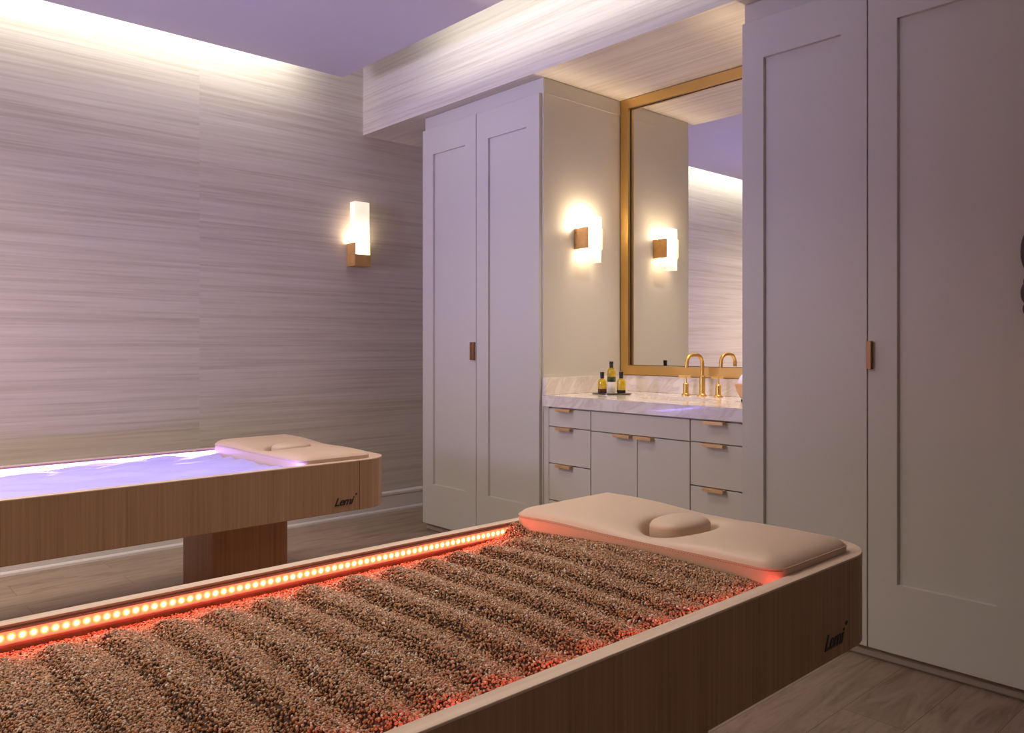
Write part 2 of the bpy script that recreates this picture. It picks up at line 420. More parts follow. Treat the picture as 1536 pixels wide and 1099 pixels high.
# countertop with oval cut-out
SX, SY, SA, SB = 3.19, 2.30, .135, .20
ct = thing('countertop', 'pale veined stone worktop with thick front edge and backsplash', 'worktop', (3.2, 2.35, .82))
x0, x1, y0, y1, z0, z1 = 2.893, XW-.002, 1.766, 2.9385, .82, .876
bm = bmesh.new(); N = 96; angs = sorted(set([2*PI*i/N for i in range(N)]+[math.atan2(yy-SY, xx-SX) % (2*PI) for xx in (x0, x1) for yy in (y0, y1)]))
def rect_hit(t):
    dx, dy = math.cos(t), math.sin(t); k = 1e9
    if dx > 1e-9: k = min(k, (x1-SX)/dx)
    if dx < -1e-9: k = min(k, (x0-SX)/dx)
    if dy > 1e-9: k = min(k, (y1-SY)/dy)
    if dy < -1e-9: k = min(k, (y0-SY)/dy)
    return SX+dx*k, SY+dy*k
R = []
for t in angs:
    ex, ey = SX+SA*math.cos(t), SY+SB*math.sin(t); rx, ry = rect_hit(t)
    R.append([bm.verts.new(p) for p in ((ex, ey, z1), (rx, ry, z1), (rx, ry, z0), (ex, ey, z0))])
for i in range(len(R)):
    a, b = R[i], R[(i+1) % len(R)]
    for k in range(4): bm.faces.new((a[k], a[(k+1) % 4], b[(k+1) % 4], b[k]))
obj('slab', bm, M['stone'], ct)
obj('backsplash', B(3.519, XW-.002, 1.766, 2.9385, .8765, .966, bev=.001), M['stone'], ct)
obj('side_splash', B(2.90, 3.5185, 2.918, 2.9385, .8765, .966, bev=.001), M['stone'], ct)
sk = thing('sink', 'white oval undermount basin set into the stone counter', 'sink', (SX, SY, .70))
bm = bmesh.new(); rings = []
for k in range(9):
    u = k/8; s = math.cos(u*PI/2*.93)**.55; z = .819-.115*math.sin(u*PI/2)
    rings.append([bm.verts.new((SX+(SA+.004)*s*math.cos(2*PI*i/48), SY+(SB+.004)*s*math.sin(2*PI*i/48), z)) for i in range(48)])
for a, b in zip(rings, rings[1:]):
    for i in range(48): bm.faces.new((a[i], a[(i+1) % 48], b[(i+1) % 48], b[i]))
bm.faces.new(rings[-1])
obj('bowl', bm, M['porcelain'], sk, smooth=True)
bm = bmesh.new(); lathe(bm, [(.0, .0), (.022, .0), (.022, .003), (0, .004)], SX, SY, .7045)
obj('drain', bm, M['brass'], sk)

# faucet
FX, FY, FZ = 3.455, 2.344, .8765
fa = thing('faucet', 'brass widespread faucet with tall curved spout and two lever handles behind the sink', 'faucet', (FX, FY, FZ))
pts = [(FX, FY, FZ+.01), (FX, FY, FZ+.10)]
r = .045; zt = FZ+.165
pts += [(FX, FY, zt)]
for i in range(1, 9): t = PI/2*i/8; pts.append((FX-r+r*math.cos(t), FY, zt+r*math.sin(t)))
xe = FX-.135
for i in range(0, 9): t = PI/2*i/8; pts.append((xe+r-r*math.sin(t), FY, zt+r*math.cos(t)))
pts.append((xe, FY, FZ+.145))
bm = bmesh.new(); tube(bm, pts, .0095, 20)
obj('spout', bm, M['brass'], fa, smooth=False); smooth_by_angle(fa.children[-1] if fa.children else C.objects[-1])
bm = bmesh.new(); lathe(bm, [(.025, 0), (.025, .004), (.018, .007), (.0145, .012), (.0145, .10), (.012, .103), (.0096, .104)], FX, FY, FZ, 32)
smooth_by_angle(obj('spout_base', bm, M['brass'], fa))
for yy in (FY+.096, FY-.098):
    bm = bmesh.new(); lathe(bm, [(.023, 0), (.023, .004), (.017, .007), (.0145, .011), (.0145, .058), (.012, .061), (.0065, .062), (.0045, .085), (.0045, .094)], FX-.005, yy, FZ, 28)
    b_ = smooth_by_angle(obj('handle_base', bm, M['brass'], fa))
    bm = bmesh.new(); tube(bm, [(FX-.005+.010, yy-.024, FZ+.097), (FX-.005-.012, yy+.034, FZ+.097)], .0058, 16)
    smooth_by_angle(obj('lever', bm, M['brass'], b_))

# mirror
mr = thing('wall_mirror', 'large brass framed mirror over the vanity counter', 'mirror', (3.52, 2.35, .968))
my0, my1, mz0, mz1, fw = 1.79, 2.931, .969, 2.526, .052
fr = bmesh.new()
def frame_bm(bm, xf, xb, y0, y1, z0, z1, w):
    o = [(y0, z0), (y1, z0), (y1, z1), (y0, z1)]; i = [(y0+w, z0+w), (y1-w, z0+w), (y1-w, z1-w), (y0+w, z1-w)]
    for a in range(4):
        b = (a+1) % 4
        q = [o[a], o[b], i[b], i[a]]
        g = .0004
        fv = [bm.verts.new((xf, y, z)) for y, z in q]; bv = [bm.verts.new((xb, y, z)) for y, z in q]
        bm.faces.new(fv); bm.faces.new(bv[::-1])
        for k in range(4): bm.faces.new((fv[k], fv[(k+1) % 4], bv[(k+1) % 4], bv[k]))
frame_bm(fr, 3.514, XW-.001, my0, my1, mz0, mz1, fw)
obj('frame', fr, M['brass_frame'], mr)
lip = bmesh.new(); frame_bm(lip, 3.536, XW-.001, my0+fw, my1-fw, mz0+fw, mz1-fw, .003)
obj('inner_lip', lip, M['black'], mr)
obj('glass', B(3.540, XW-.001, my0+fw+.003, my1-fw-.003, mz0+fw+.003, mz1-fw-.003), M['mirror'], mr)

# ------------------------------------------------------------------ things on the counter
TX, TY = 3.245, 2.768
bm = bmesh.new(); lathe(bm, [(.0, 0), (.97, 0), (1, .3), (1, .7), (.97, 1), (0, 1)], 0, 0, 0, 56)
bmesh.ops.scale(bm, verts=bm.verts, vec=(.095, .11, .006)); bmesh.ops.translate(bm, verts=bm.verts, vec=(TX, TY, .8768))
tray = tag(obj('serving_tray', bm, M['slate'], loc=(TX, TY, .8768)), 'thin dark oval tray on the counter left of the sink', 'tray')
smooth_by_angle(tray)
ZTR = .8768+.0064
def glassmat():
    m, nt, b = newmat('clear_glass'); b.inputs['Base Color'].default_value = (1, 1, 1, 1)
    b.inputs['Roughness'].default_value = .02; b.inputs['Transmission Weight'].default_value = 1; b.inputs['IOR'].default_value = 1.45
    return m
M['glass'] = glassmat()
M['oil'] = mat('golden_oil', srgb(244, 206, 22), .15, var=.15, vscale=60, coat=.3)
M['red_flakes'] = mat('dark_red_flakes', srgb(110, 42, 26), .7, var=.5, vscale=300)
M['herbs'] = mat('green_herbs', srgb(56, 92, 26), .7, var=.5, vscale=260)
M['pepper'] = mat('black_peppercorns', srgb(46, 36, 26), .7, var=.5, vscale=300)
def bottle(x, y, z, m_in, label, frac=.28):
    t = thing('oil_bottle', label, 'bottle', (x, y, z), 'small oil bottles on the counter tray'); t.scale = (1, 1, 1.07)
    bm = bmesh.new(); lathe(bm, [(0, 0), (.0215, 0), (.0235, .003), (.0235, .054), (.022, .060), (.016, .067), (.009, .071), (.0085, .080), (.0, .080)], x, y, z+.0002, 28)
    smooth_by_angle(obj('glass_body', bm, M['glass'], t), 50)
    bm = bmesh.new(); h0 = .004; h1 = h0+.05*frac
    lathe(bm, [(0, h1+.0006), (.0212, h1+.0006), (.0212, .053), (.019, .060), (.012, .066), (0, .066)], x, y, z, 28)
    smooth_by_angle(obj('oil', bm, M['oil'], t), 50)
    bm = bmesh.new(); lathe(bm, [(0, h0), (.0212, h0), (.0212, h1-.001), (.018, h1), (0, h1)], x, y, z, 28)
    rr = random.Random(3)
    for vv in bm.verts:
        if vv.co.z > z+h1-.002: vv.co.z += rr.uniform(-.003, .0004)
    obj('infusion', bm, m_in, t)
    bm = bmesh.new(); lathe(bm, [(.0098, .072), (.0105, .073), (.0105, .089), (.0115, .090), (.0115, .102), (.0105, .103), (0, .103)], x, y, z, 24)
    smooth_by_angle(obj('stopper', bm, M['black'], t), 40)
bottle(3.188, 2.786, ZTR, M['red_flakes'], 'yellow oil bottle with dark red flakes at its bottom, left on the tray', .34)
bottle(3.262, 2.718, ZTR, M['pepper'], 'yellow oil bottle with black flakes at its bottom, right on the tray', .2)
cx, cy = 3.300, 2.818
bm = bmesh.new(); lathe(bm, [(0, 0), (.021, 0), (.022, .002), (.022, .050), (.021, .052), (0, .052)], cx, cy, ZTR+.0004, 28)
smooth_by_angle(tag(obj('candle', bm, M['wax'], loc=(cx, cy, ZTR)), 'short white pillar candle under the raised bottle on the tray', 'candle'))
bottle(cx, cy, ZTR+.0535, M['herbs'], 'yellow oil bottle with green herbs, standing highest on the white candle', .42)
dx, dy = 3.26, 1.965
df = thing('aroma_diffuser', 'small wooden bowl diffuser with pale dome at the right end of the counter', 'diffuser', (dx, dy, .8765))
bm = bmesh.new(); lathe(bm, [(0, .010), (.026, .010), (.036, .02), (.052, .050), (.060, .082), (.058, .084), (0, .084)], dx, dy, .8765, 36)
smooth_by_angle(obj('bowl', bm, M['bowlwood'], df), 50)
bm = bmesh.new(); lathe(bm, [(0, .0845), (.048, .0845), (.046, .092), (.036, .112), (.022, .130), (.010, .137), (0, .137)], dx, dy, .8765, 36)
smooth_by_angle(obj('dome', bm, M['frost'], df), 60)
for k in range(3):
    a = 2*PI*k/3+2.2
    bm = bmesh.new(); lathe(bm, [(0, 0), (.005, 0), (.006, .0098), (0, .0098)], dx+.026*math.cos(a), dy+.026*math.sin(a), .8765, 10)
    obj('foot', bm, M['black'], df)

# ------------------------------------------------------------------ sconces
def sconce(x, yw, z0, hb_front, hb_side, zs0, zs1, m, label, both):
    w, d = .118, .098
    t = thing('wall_sconce', label, 'wall lamp', (x+w/2, yw, z0))
    yf = yw-d; p = .004
    bm = bmesh.new()
    box(bm, x, x+p, yf-.002, yw-.001, z0, z0+hb_side)
    box(bm, x+w-p, x+w, yf-.002, yw-.001, z0, z0+hb_side)
    box(bm, x+p, x+w-p, yw-.005, yw-.001, z0, z0+hb_side)
    if hb_front:
        box(bm, x+p, x+w-p, yf-.002, yf+.002, z0, z0+hb_front)
        box(bm, x+p, x+w-p, yf+.002, yw-.005, z0, z0+.004)
    br = obj('bracket', bm, M['bracket'], t)
    if both:
        for zz in (z0+.2*hb_side, z0+.78*hb_side):
            bm = bmesh.new(); lathe(bm, [(0, 0), (.003, 0), (.003, .002), (0, .002)], 0, 0, 0, 10)
            bmesh.ops.rotate(bm, verts=bm.verts, cent=(0, 0, 0), matrix=Matrix.Rotation(PI/2, 3, 'Y'))
            bmesh.ops.translate(bm, verts=bm.verts, vec=(x-.002, yw-.012, zz))
            obj('screw', bm, M['bronze_pull'], br)
    bm = bmesh.new(); bx0, bx1 = x+p+.001, x+w-p-.001
    prof = [(bx0, yw-.030), (bx0, yf+.010)]
    for k in range(9):
        u = k/8; prof.append((bx0+(bx1-bx0)*u, yf+.006-(.009 if both else .002)*math.sin(PI*u)))
    prof += [(bx1, yf+.010), (bx1, yw-.030)]
    A = [bm.verts.new((a, b, zs0)) for a, b in prof]; Bt = [bm.verts.new((a, b, zs1)) for a, b in prof]
    for k in range(len(prof)):
        j = (k+1) % len(prof); bm.faces.new((A[k], A[j], Bt[j], Bt[k]))
    bm.faces.new(A[::-1]); bm.faces.new(Bt)
    smooth_by_angle(obj('shade', bm, m, t), 40)
    bm = bmesh.new(); zb = (z0+hb_side) if both else z0+.10
    box(bm, x+.02, x+w-.02, yw-.022, yw-.012, zb-.05 if both else zb-.04, zb+.028 if both else zb+.06, bev=.003)
    obj('bulb', bm, M['bulb'] if both else M['bulb_small'], t)
    return t
sconce(3.138, 2.94, 1.652, 0, .113, 1.582, 1.828, M['shade_niche'], 'lit alabaster wall lamp in a brass clasp on the niche side wall beside the mirror', True)
tw = sconce(3.138, 1.7655, 1.652, 0, .113, 1.582, 1.828, M['shade_niche'], 'added unseen twin alabaster wall lamp on the other niche side, behind the large right cabinet', True)  # unseen twin added to brighten the niche
tw.rotation_euler.z = PI
sconce(2.709, YW, 1.650, .074, .150, 1.655, 2.067, M['shade_wall'], 'lit tall alabaster wall lamp in a brass cup on the striped wall', False)

# ------------------------------------------------------------------ treatment beds
XE, LB, WB, ZR, ZU = 1.96, 2.36, .83, .65, .44
def outline(x0, x1, y0, y1, r, n=10):
    P = []
    for cx, cy, a0 in ((x1-r, y0+r, -PI/2), (x1-r, y1-r, 0), (x0+r, y1-r, PI/2), (x0+r, y0+r, PI)):
        for k in range(n+1):
            t = a0+PI/2*k/n; P.append((cx+r*math.cos(t), cy+r*math.sin(t)))
    return P
def rings_mesh(levels, close=True):
    """levels: list of (outline, z); skins consecutive outlines"""
    bm = bmesh.new(); R = [[bm.verts.new((x, y, z)) for x, y in o] for o, z in levels]
    for a, b in zip(R, R[1:]+([R[0]] if close else [])):
        n = len(a)
        for i in range(n): bm.faces.new((a[i], a[(i+1) % n], b[(i+1) % n], b[i]))
    if not close:
        bm.faces.new(R[0]); bm.faces.new(R[-1])
    return bm

def pad_bm(yo):
    """leatherette head cushion: crowned top with a neck channel and a face hole"""
    bm = bmesh.new()
    y0, y1, x1 = yo+.032, yo+.797, 1.868
    nx, ny = 70, 120
    zb = .60
    hx, hy, ha, hb = 1.668, yo+.378, .108, .078
    def xf(u): return 1.535-.06*u          # front edge slightly skewed
    def rnd(u, v):
        # superellipse corner rounding factor in plan
        return u, v
    top = []
    rc = .045
    for i in range(nx+1):
        row = []
        for j in range(ny+1):
            s = .5-.5*math.cos(PI*i/nx) if True else i/nx
            q = .5-.5*math.cos(PI*j/ny)
            s = .5*s+.5*i/nx; q = .5*q+.5*j/ny
            y = y0+(y1-y0)*q; xa = xf(q); x = xa+(x1-xa)*s
            # round the plan corners
            dxl, dxr, dyl, dyr = x-xa, x1-x, y-y0, y1-y
            dx_, dy_ = min(dxl, dxr), min(dyl, dyr)
            rr = rc if dxl < dxr else .03
            if dx_ < rr and dy_ < rr:
                ax, ay = rr-dx_, rr-dy_
                m_ = max(ax, ay); l = math.hypot(ax, ay)
                if l > 1e-9:
                    k = m_/l; nxx, nyy = rr-ax*k, rr-ay*k
                    x = xa+nxx if dxl < dxr else x1-nxx
                    y = y0+nyy if dyl < dyr else y1-nyy
                    dx_, dy_ = nxx, nyy
                    e = rr-max(ax, ay)
                else: e = min(dx_, dy_)
            else: e = min(dx_, dy_)
            h = .663+.008*q+.012*(1-math.exp(-e/.012))+.017*(1-math.exp(-e/.05))
            cyc = (y-(yo+.385))/.11
            h -= .011*math.exp(-cyc*cyc)*(1-math.exp(-e/.03))
            h += .004*math.exp(-((y-(yo+.64))/.12)**2)
            d = math.hypot((x-hx)/ha, (y-hy)/hb)
            h -= .05/(1+math.exp((d-1.0)/.035))
            h -= .006*math.exp(-max(0, d-1)**2/.08)
            row.append(bm.verts.new((x, y, h)))
        top.append(row)
    for i in range(nx):
        for j in range(ny): bm.faces.new((top[i][j], top[i+1][j], top[i+1][j+1], top[i][j+1]))
    ring = [top[i][0] for i in range(nx+1)]+[top[nx][j] for j in range(1, ny+1)]+[top[i][ny] for i in range(nx-1, -1, -1)]+[top[0][j] for j in range(ny-1, 0, -1)]
    low = []
    lv = [ring]
    for z in (.660, .655, .64, zb):
        k = .0015 if z == .676 else (0 if z != .672 else .0)
        lv.append([bm.verts.new((q.co.x, q.co.y, z)) for q in ring])
    for a, b in zip(lv, lv[1:]):
        for i in range(len(a)): bm.faces.new((a[i], a[(i+1) % len(a)], b[(i+1) % len(a)], b[i]))
    bm.faces.new(lv[-1])
    path = [q.co.copy() for q in ring]
    return bm, path, (hx, hy)

def bed(yo, label, red):
    t = thing('treatment_bed', label, 'treatment bed', (XE, yo, 0))
    xs = XE-LB
    o = outline(xs, XE, yo, yo+WB, .13); o2 = outline(xs+.003, XE-.003, yo+.003, yo+WB-.003, .128)
    inn = outline(xs+.08, XE-.085, yo+.030, yo+WB-.030, .045); inb = outline(xs+.084, XE-.089, yo+.032, yo+WB-.032, .044)
    bmf = rings_mesh([(o2, ZU), (o, ZU+.003), (o, ZR-.0045), (inn, ZR-.0045), (inn, ZU+.03), (inb, ZU+.03)][:5]+[], close=False)
    bmf.faces.ensure_lookup_table()
    obj('frame', bmf, M['oak'], t)
    o3 = outline(xs+.001, XE-.001, yo+.001, yo+WB-.001, .129)
    obj('rim', rings_mesh([(o, ZR-.004), (o, ZR-.001), (o3, ZR), (inn, ZR), (inn, ZR-.004)]), M['oak_rim'], t)
    bm = bmesh.new(); r = .05
    po = outline(XE-.70, XE-.375, yo+.225, yo+.59, .03, 6)
    A = [bm.verts.new((x, y, 0)) for x, y in po]; Bv = [bm.verts.new((x, y, ZU)) for x, y in po]
    for k in range(len(po)): j = (k+1) % len(po); bm.faces.new((A[k], A[j], Bv[j], Bv[k]))
    bm.faces.new(A); bm.faces.new(Bv)
    smooth_by_angle(obj('pedestal', bm, M['oak_ped'], t), 60)
    bm = bmesh.new()
    po = outline(xs+.30, xs+.62, yo+.225, yo+.59, .03, 6)
    A = [bm.verts.new((x, y, 0)) for x, y in po]; Bv = [bm.verts.new((x, y, ZU)) for x, y in po]
    for k in range(len(po)): j = (k+1) % len(po); bm.faces.new((A[k], A[j], Bv[j], Bv[k]))
    bm.faces.new(A); bm.faces.new(Bv)
    smooth_by_angle(obj('pedestal', bm, M['oak_ped'], t), 60)
    # head cushion
    bm, path, (hx, hy) = pad_bm(yo)
    pad = obj('head_cushion', bm, M['leather'], t); smooth_by_angle(pad, 65)
    bm = bmesh.new()
    pp = [Vector((q.x, q.y, q.z+.0008)) for q in path]; cen = Vector((1.68, yo+.415, 0))
    n = len(pp); rr = []
    for i, q in enumerate(pp):
        tg = (pp[(i+1) % n]-pp[i-1]).normalized(); a = tg.cross(Vector((0, 0, 1))).normalized()
        rr.append([bm.verts.new(q+.0014*(math.cos(k*PI/3)*a+Vector((0, 0, math.sin(k*PI/3))))) for k in range(6)])
    for i in range(n):
        a, b = rr[i], rr[(i+1) % n]
        for k in range(6): bm.faces.new((a[k], a[(k+1) % 6], b[(k+1) % 6], b[k]))
    obj('seam', bm, M['leather'], pad)
    # stitches below the seam on the front face (nearest run only)
    bm = bmesh.new()
    fr_ = [q for q in path if q.x < 1.56]
    fr_.sort(key=lambda q: q.y)
    d = 0
    for a, b in zip(fr_, fr_[1:]):
        L_ = (b-a).length
        nst = max(1, int(round(L_/.0055)))
        for k in range(nst):
            c = a.lerp(b, (k+.3)/nst); 
            box(bm, c.x-.0012, c.x+.0006, c.y-.0012, c.y+.0012, c.z-.0044, c.z-.0034)
    obj('stitching', bm, M['stitch'], pad)
    # face rest plug sitting in the hole
    bm = bmesh.new(); P = 40; lev = []
    for (s, z) in ((.97, .655), (1, .662), (1, .692), (.975, .6965), (.93, .7005), (.80, .7055), (.55, .709), (.25, .7105)):
        lev.append([bm.verts.new((hx+.088*s*abs(math.cos(q))**.85*(1 if math.cos(q) >= 0 else -1)+.001, hy+.062*s*abs(math.sin(q))**.85*(1 if math.sin(q) >= 0 else -1), z-.006 if red else z-.010)) for q in [2*PI*k/P+.001 for k in range(P)]])
    for a, b in zip(lev, lev[1:]):
        for i in range(P): bm.faces.new((a[i], a[(i+1) % P], b[(i+1) % P], b[i]))
    bm.faces.new(lev[0]); bm.faces.new(lev[-1])
    plug = obj('face_plug', bm, M['leather'], pad); smooth_by_angle(plug, 50)
    # raised maker's lettering on the side panel
    cu = bpy.data.curves.new('lettering', 'FONT'); cu.body = 'Lemi'; cu.size = .047; cu.shear = .42; cu.extrude = .0012; cu.space_character = .92; cu.resolution_u = 3; cu.offset = .0006
    tmp = bpy.data.objects.new('tmp', cu); C.objects.link(tmp)
    bpy.context.view_layer.update()
    me = bpy.data.meshes.new_from_object(tmp.evaluated_get(bpy.context.evaluated_depsgraph_get()))
    bpy.data.objects.remove(tmp)
    me.name = 'lettering'
    me.transform(Matrix.Translation((-.292, -.0008, .470)) @ Matrix.Rotation(PI/2, 4, 'X'))
    me.materials.clear()
    lg = obj('logo', me, M['logo'], t)
    bm = bmesh.new()
    # small ring mark after the last letter
    k0 = len(bm.verts)
    ring = [(.0045, -.0012), (.0045, .0012), (.0022, .0012), (.0022, -.0012)]
    vs = []
    for i in range(14):
        q = 2*PI*i/14
        vs.append([bm.verts.new((XE-.186+rad*math.cos(q)*.9+.3*rad*math.sin(q), yo-.0008+dy_, .509+rad*math.sin(q))) for rad, dy_ in ring])
    for i in range(14):
        a, b = vs[i], vs[(i+1) % 14]
        for k in range(4): bm.faces.new((a[k], a[(k+1) % 4], b[(k+1) % 4], b[k]))
    obj('logo_mark', bm, M['logo'], lg)
    # light strips along both inner walls
    yb, yn = yo+WB-.030, yo+.030
    zc = .629
    xa, xb2 = xs+.10, 1.55
    bm = bmesh.new()
    box(bm, xa, xb2, yb-.0035, yb-.0002, zc-.017, zc-.0125); box(bm, xa, xb2, yb-.0035, yb-.0002, zc+.0100, zc+.0135)
    chn = obj('light_channel', bm, M['channel'], t)
    st = obj('light_strip', B(xa, xb2, yb-.0016, yb-.0003, zc-.0118, zc+.0095), M['strip_red'] if red else M['strip_blue'], chn)
    k = 0; x = .10 if red else .55
    protoled = None
    while x < (1.47 if red else 1.50) and k < 100:
        if protoled is None:
            bm = bmesh.new(); bmesh.ops.create_icosphere(bm, subdivisions=2, radius=.0040)
            for q in bm.verts: q.co = Vector((q.co.x, q.co.y*.35, q.co.z))
            protoled = bm.copy(); bm.free()
            me = bpy.data.meshes.new('led'); protoled.to_mesh(me); protoled.free(); me.materials.append(M['led_red'] if red else M['led_blue'])
        o_ = bpy.data.objects.new('led', me); C.objects.link(o_); o_.parent = chn
        o_.location = (x-XE, yb-.0022-yo, zc-.001)
        x += .0172; k += 1
    bm = bmesh.new(); box(bm, xa, xb2, yn+.0003, yn+.0016, zc-.0118, zc+.0095)
    obj('light_strip', bm, M['strip_red2'] if red else M['strip_blue'], t)
    return t
bed(.82, 'near oak treatment bed filled with pebbly quartz and rimmed by red lights', True)
bed(2.92, 'far oak treatment bed with glowing blue violet surface by the striped wall', False)

# ------------------------------------------------------------------ quartz filling of the near bed
def sand_h(x, y):
    u = (y-.85)/.77
    bend = .009*np.sin(4.5*y+2.5*x+.6)+.005*np.sin(11*y+6*x)+.008*np.sin(x*9+1.3)
    ph = (x+bend-.305)/.096
    w = ph-np.floor(ph)
    s_ = np.where(w < .30, w/.30, (1-w)/.70)
    ridge = .5-.5*np.cos(PI*s_); ridge = 1-(1-ridge)**1.35
    amp = .019+.004*np.sin(7*y+3*x)+.003*np.sin(13*x+2*y)
    amp = amp*np.clip((1.55-x)/.35, .2, 1)
    base = .618+.014*np.exp(-((y-1.22)/.25)**2)
    base = base+.014*np.clip((x-1.22)/.25, 0, 1)**1.5
    wob = .012*np.sin(7*x+.5)+.008*np.sin(17*x)
    far = np.clip((1.592+wob*.6-y)/.075, 0, 1); far = far*far*(3-2*far); base = base-.016*(1-far)
    near = np.clip((y-.862)/.06, 0, 1); base = base-.010*(1-near*near*(3-2*near))
    cr = np.exp(-((x-1.475)/.03)**2-((y-1.60)/.045)**2)*.034
    return base+amp*(ridge-.6)*(0.04+.96*np.minimum(far, near))+cr

x0s, x1s, y0s, y1s = XE-LB+.085, 1.555, .852, 1.616
nx, ny = 300, 130
gx, gy = np.meshgrid(np.linspace(x0s, x1s, nx), np.linspace(y0s, y1s, ny), indexing='ij')
gz = sand_h(gx, gy)-.0035
sv = np.stack([gx, gy, gz], -1).reshape(-1, 3)
idx = np.arange(nx*ny).reshape(nx, ny)
quads = np.stack([idx[:-1, :-1], idx[1:, :-1], idx[1:, 1:], idx[:-1, 1:]], -1).reshape(-1, 4)
# grains
sp_ = .0046
ax = np.arange(.02, x1s, sp_); ay = np.arange(y0s+.002, y1s, sp_)
px, py = np.meshgrid(ax, ay, indexing='ij'); px = px.ravel(); py = py.ravel()
cx_ = np.concatenate([px, rng.choice(px, int(len(px)*.35))]); cy_ = np.concatenate([py, rng.choice(py, int(len(px)*.35))])
cx_ = cx_+rng.uniform(-.002, .002, len(cx_)); cy_ = np.clip(cy_+rng.uniform(-.002, .002, len(cy_)), y0s+.002, y1s-.002)
keep = cx_ < (1.535-.06*(cy_-.852)/.77)+.004
# coarser grains fill the unseen foot end
ax2 = np.arange(x0s+.004, .02, .012); px2, py2 = np.meshgrid(ax2, np.arange(y0s+.004, y1s, .012), indexing='ij')
cx_ = np.concatenate([cx_[keep], px2.ravel()]); cy_ = np.concatenate([cy_[keep], py2.ravel()]); n2 = px2.size
NG = len(cx_)
rad = rng.uniform(.0020, .0032, NG); rad[rng.random(NG) < .05] *= 1.35; rad[-n2:] = .0075
bmi = bmesh.new(); bmesh.ops.create_icosphere(bmi, subdivisions=1 if False else 1, radius=1.); iv = np.array([v.co[:] for v in bmi.verts]); it = np.array([[v.index for v in f.verts] for f in bmi.faces])
bmi.free()
NV = len(iv)
q = rng.normal(size=(NG, 4)); q /= np.linalg.norm(q, axis=1)[:, None]
w_, a_, b_, c_ = q.T
Rm = np.stack([1-2*(b_*b_+c_*c_), 2*(a_*b_-w_*c_), 2*(a_*c_+w_*b_), 2*(a_*b_+w_*c_), 1-2*(a_*a_+c_*c_), 2*(b_*c_-w_*a_), 2*(a_*c_-w_*b_), 2*(b_*c_+w_*a_), 1-2*(a_*a_+b_*b_)], -1).reshape(NG, 3, 3)
sc_ = np.stack([rng.uniform(.85, 1.35, NG), rng.uniform(.75, 1.05, NG), rng.uniform(.6, .9, NG)], -1)*rad[:, None]
gv = iv[None]*sc_[:, None, :]
gv = gv*(1+rng.uniform(-.16, .16, (NG, NV)))[..., None]
gv = np.einsum('nij,nvj->nvi', Rm, gv)
cz_ = sand_h(cx_, cy_)+rng.uniform(-.0012, .0009, NG)
gv += np.stack([cx_, cy_, cz_], -1)[:, None, :]
V = np.concatenate([sv, gv.reshape(-1, 3)])
tri = (it[None]+(np.arange(NG)*NV)[:, None, None]+len(sv)).reshape(-1, 3)
V = V-np.array([.8, 1.235, .6])
me = bpy.data.meshes.new('quartz_sand')
me.vertices.add(len(V)); me.vertices.foreach_set('co', V.astype(np.float32).ravel())
nl = quads.size+tri.size; me.loops.add(nl); me.loops.foreach_set('vertex_index', np.concatenate([quads.ravel(), tri.ravel()]).astype(np.int32))
npoly = len(quads)+len(tri); me.polygons.add(npoly)
ls = np.concatenate([np.arange(len(quads))*4, quads.size+np.arange(len(tri))*3]).astype(np.int32)
me.polygons.foreach_set('loop_start', ls)
me.polygons.foreach_set('material_index', np.concatenate([np.ones(len(quads)), np.zeros(len(tri))]).astype(np.int32))
me.polygons.foreach_set('use_smooth', np.ones(npoly, bool))
me.update(calc_edges=True); me.validate()
me.materials.append(M['sand']); me.materials.append(M['sand_base'])
so = bpy.data.objects.new('quartz_sand', me); C.objects.link(so); so.location = (.8, 1.235, .6)
tag(so, 'raked bed of coarse brown quartz pebbles filling the near treatment bed', 'sand', kind='stuff')

# ------------------------------------------------------------------ translucent water mattress of the far bed
def sheetmat():
    m, nt, b = newmat('translucent_film'); L = nt.links.new
    b.inputs['Base Color'].default_value = srgb(226, 220, 244); b.inputs['Roughness'].default_value = .3
    b.inputs['Specular IOR Level'].default_value = .5
    tr = nt.nodes.new('ShaderNodeBsdfTranslucent'); tr.inputs['Color'].default_value = srgb(226, 220, 250)
    mx = nt.nodes.new('ShaderNodeMixShader'); mx.inputs[0].default_value = .5
    out = nt.nodes['Material Output']; L(b.outputs[0], mx.inputs[1]); L(tr.outputs[0], mx.inputs[2]); L(mx.outputs[0], out.inputs['Surface'])
    return m
M['film'] = sheetmat()
yo = 2.92
nx, ny = 240, 100
gx, gy = np.meshgrid(np.linspace(XE-LB+.088, 1.553, nx), np.linspace(yo+.034, yo+.796, ny), indexing='ij')
u = (gy-yo-.03)/.77
wv = .0035*np.sin(gx*9+gy*22+2.2*np.sin(gx*3.1+gy*5))*np.sin(gx*2.3+gy*7+1)+.0025*np.sin(gx*17-gy*30+3*np.sin(gy*8))+.0015*np.sin(gx*5+gy*61+2*np.sin(gx*7))
wv *= 1.6
wv += .006*np.exp(-((gy-yo-.71+.03*np.sin(gx*5))/.018)**2)*np.sin(gx*7.+.5)
edge = np.minimum(np.clip(u/.06, 0, 1), np.clip((1-u)/.06, 0, 1))
gz = .622+.010*np.clip((u-.90)/.06, 0, 1)*(.45+.55*np.sin(gx*6.5+1.2*np.sin(gx*15)))+wv*(.3+.7*edge)+.006*np.sin(PI*u)
V = np.stack([gx, gy, gz], -1).reshape(-1, 3)-np.array([.8, yo+.41, .6])
idx = np.arange(nx*ny).reshape(nx, ny)
F = np.stack([idx[:-1, :-1], idx[1:, :-1], idx[1:, 1:], idx[:-1, 1:]], -1).reshape(-1, 4)
me = bpy.data.meshes.new('water_mattress'); me.from_pydata(V.tolist(), [], F.tolist()); me.polygons.foreach_set('use_smooth', [True]*len(F)); me.materials.append(M['film'])
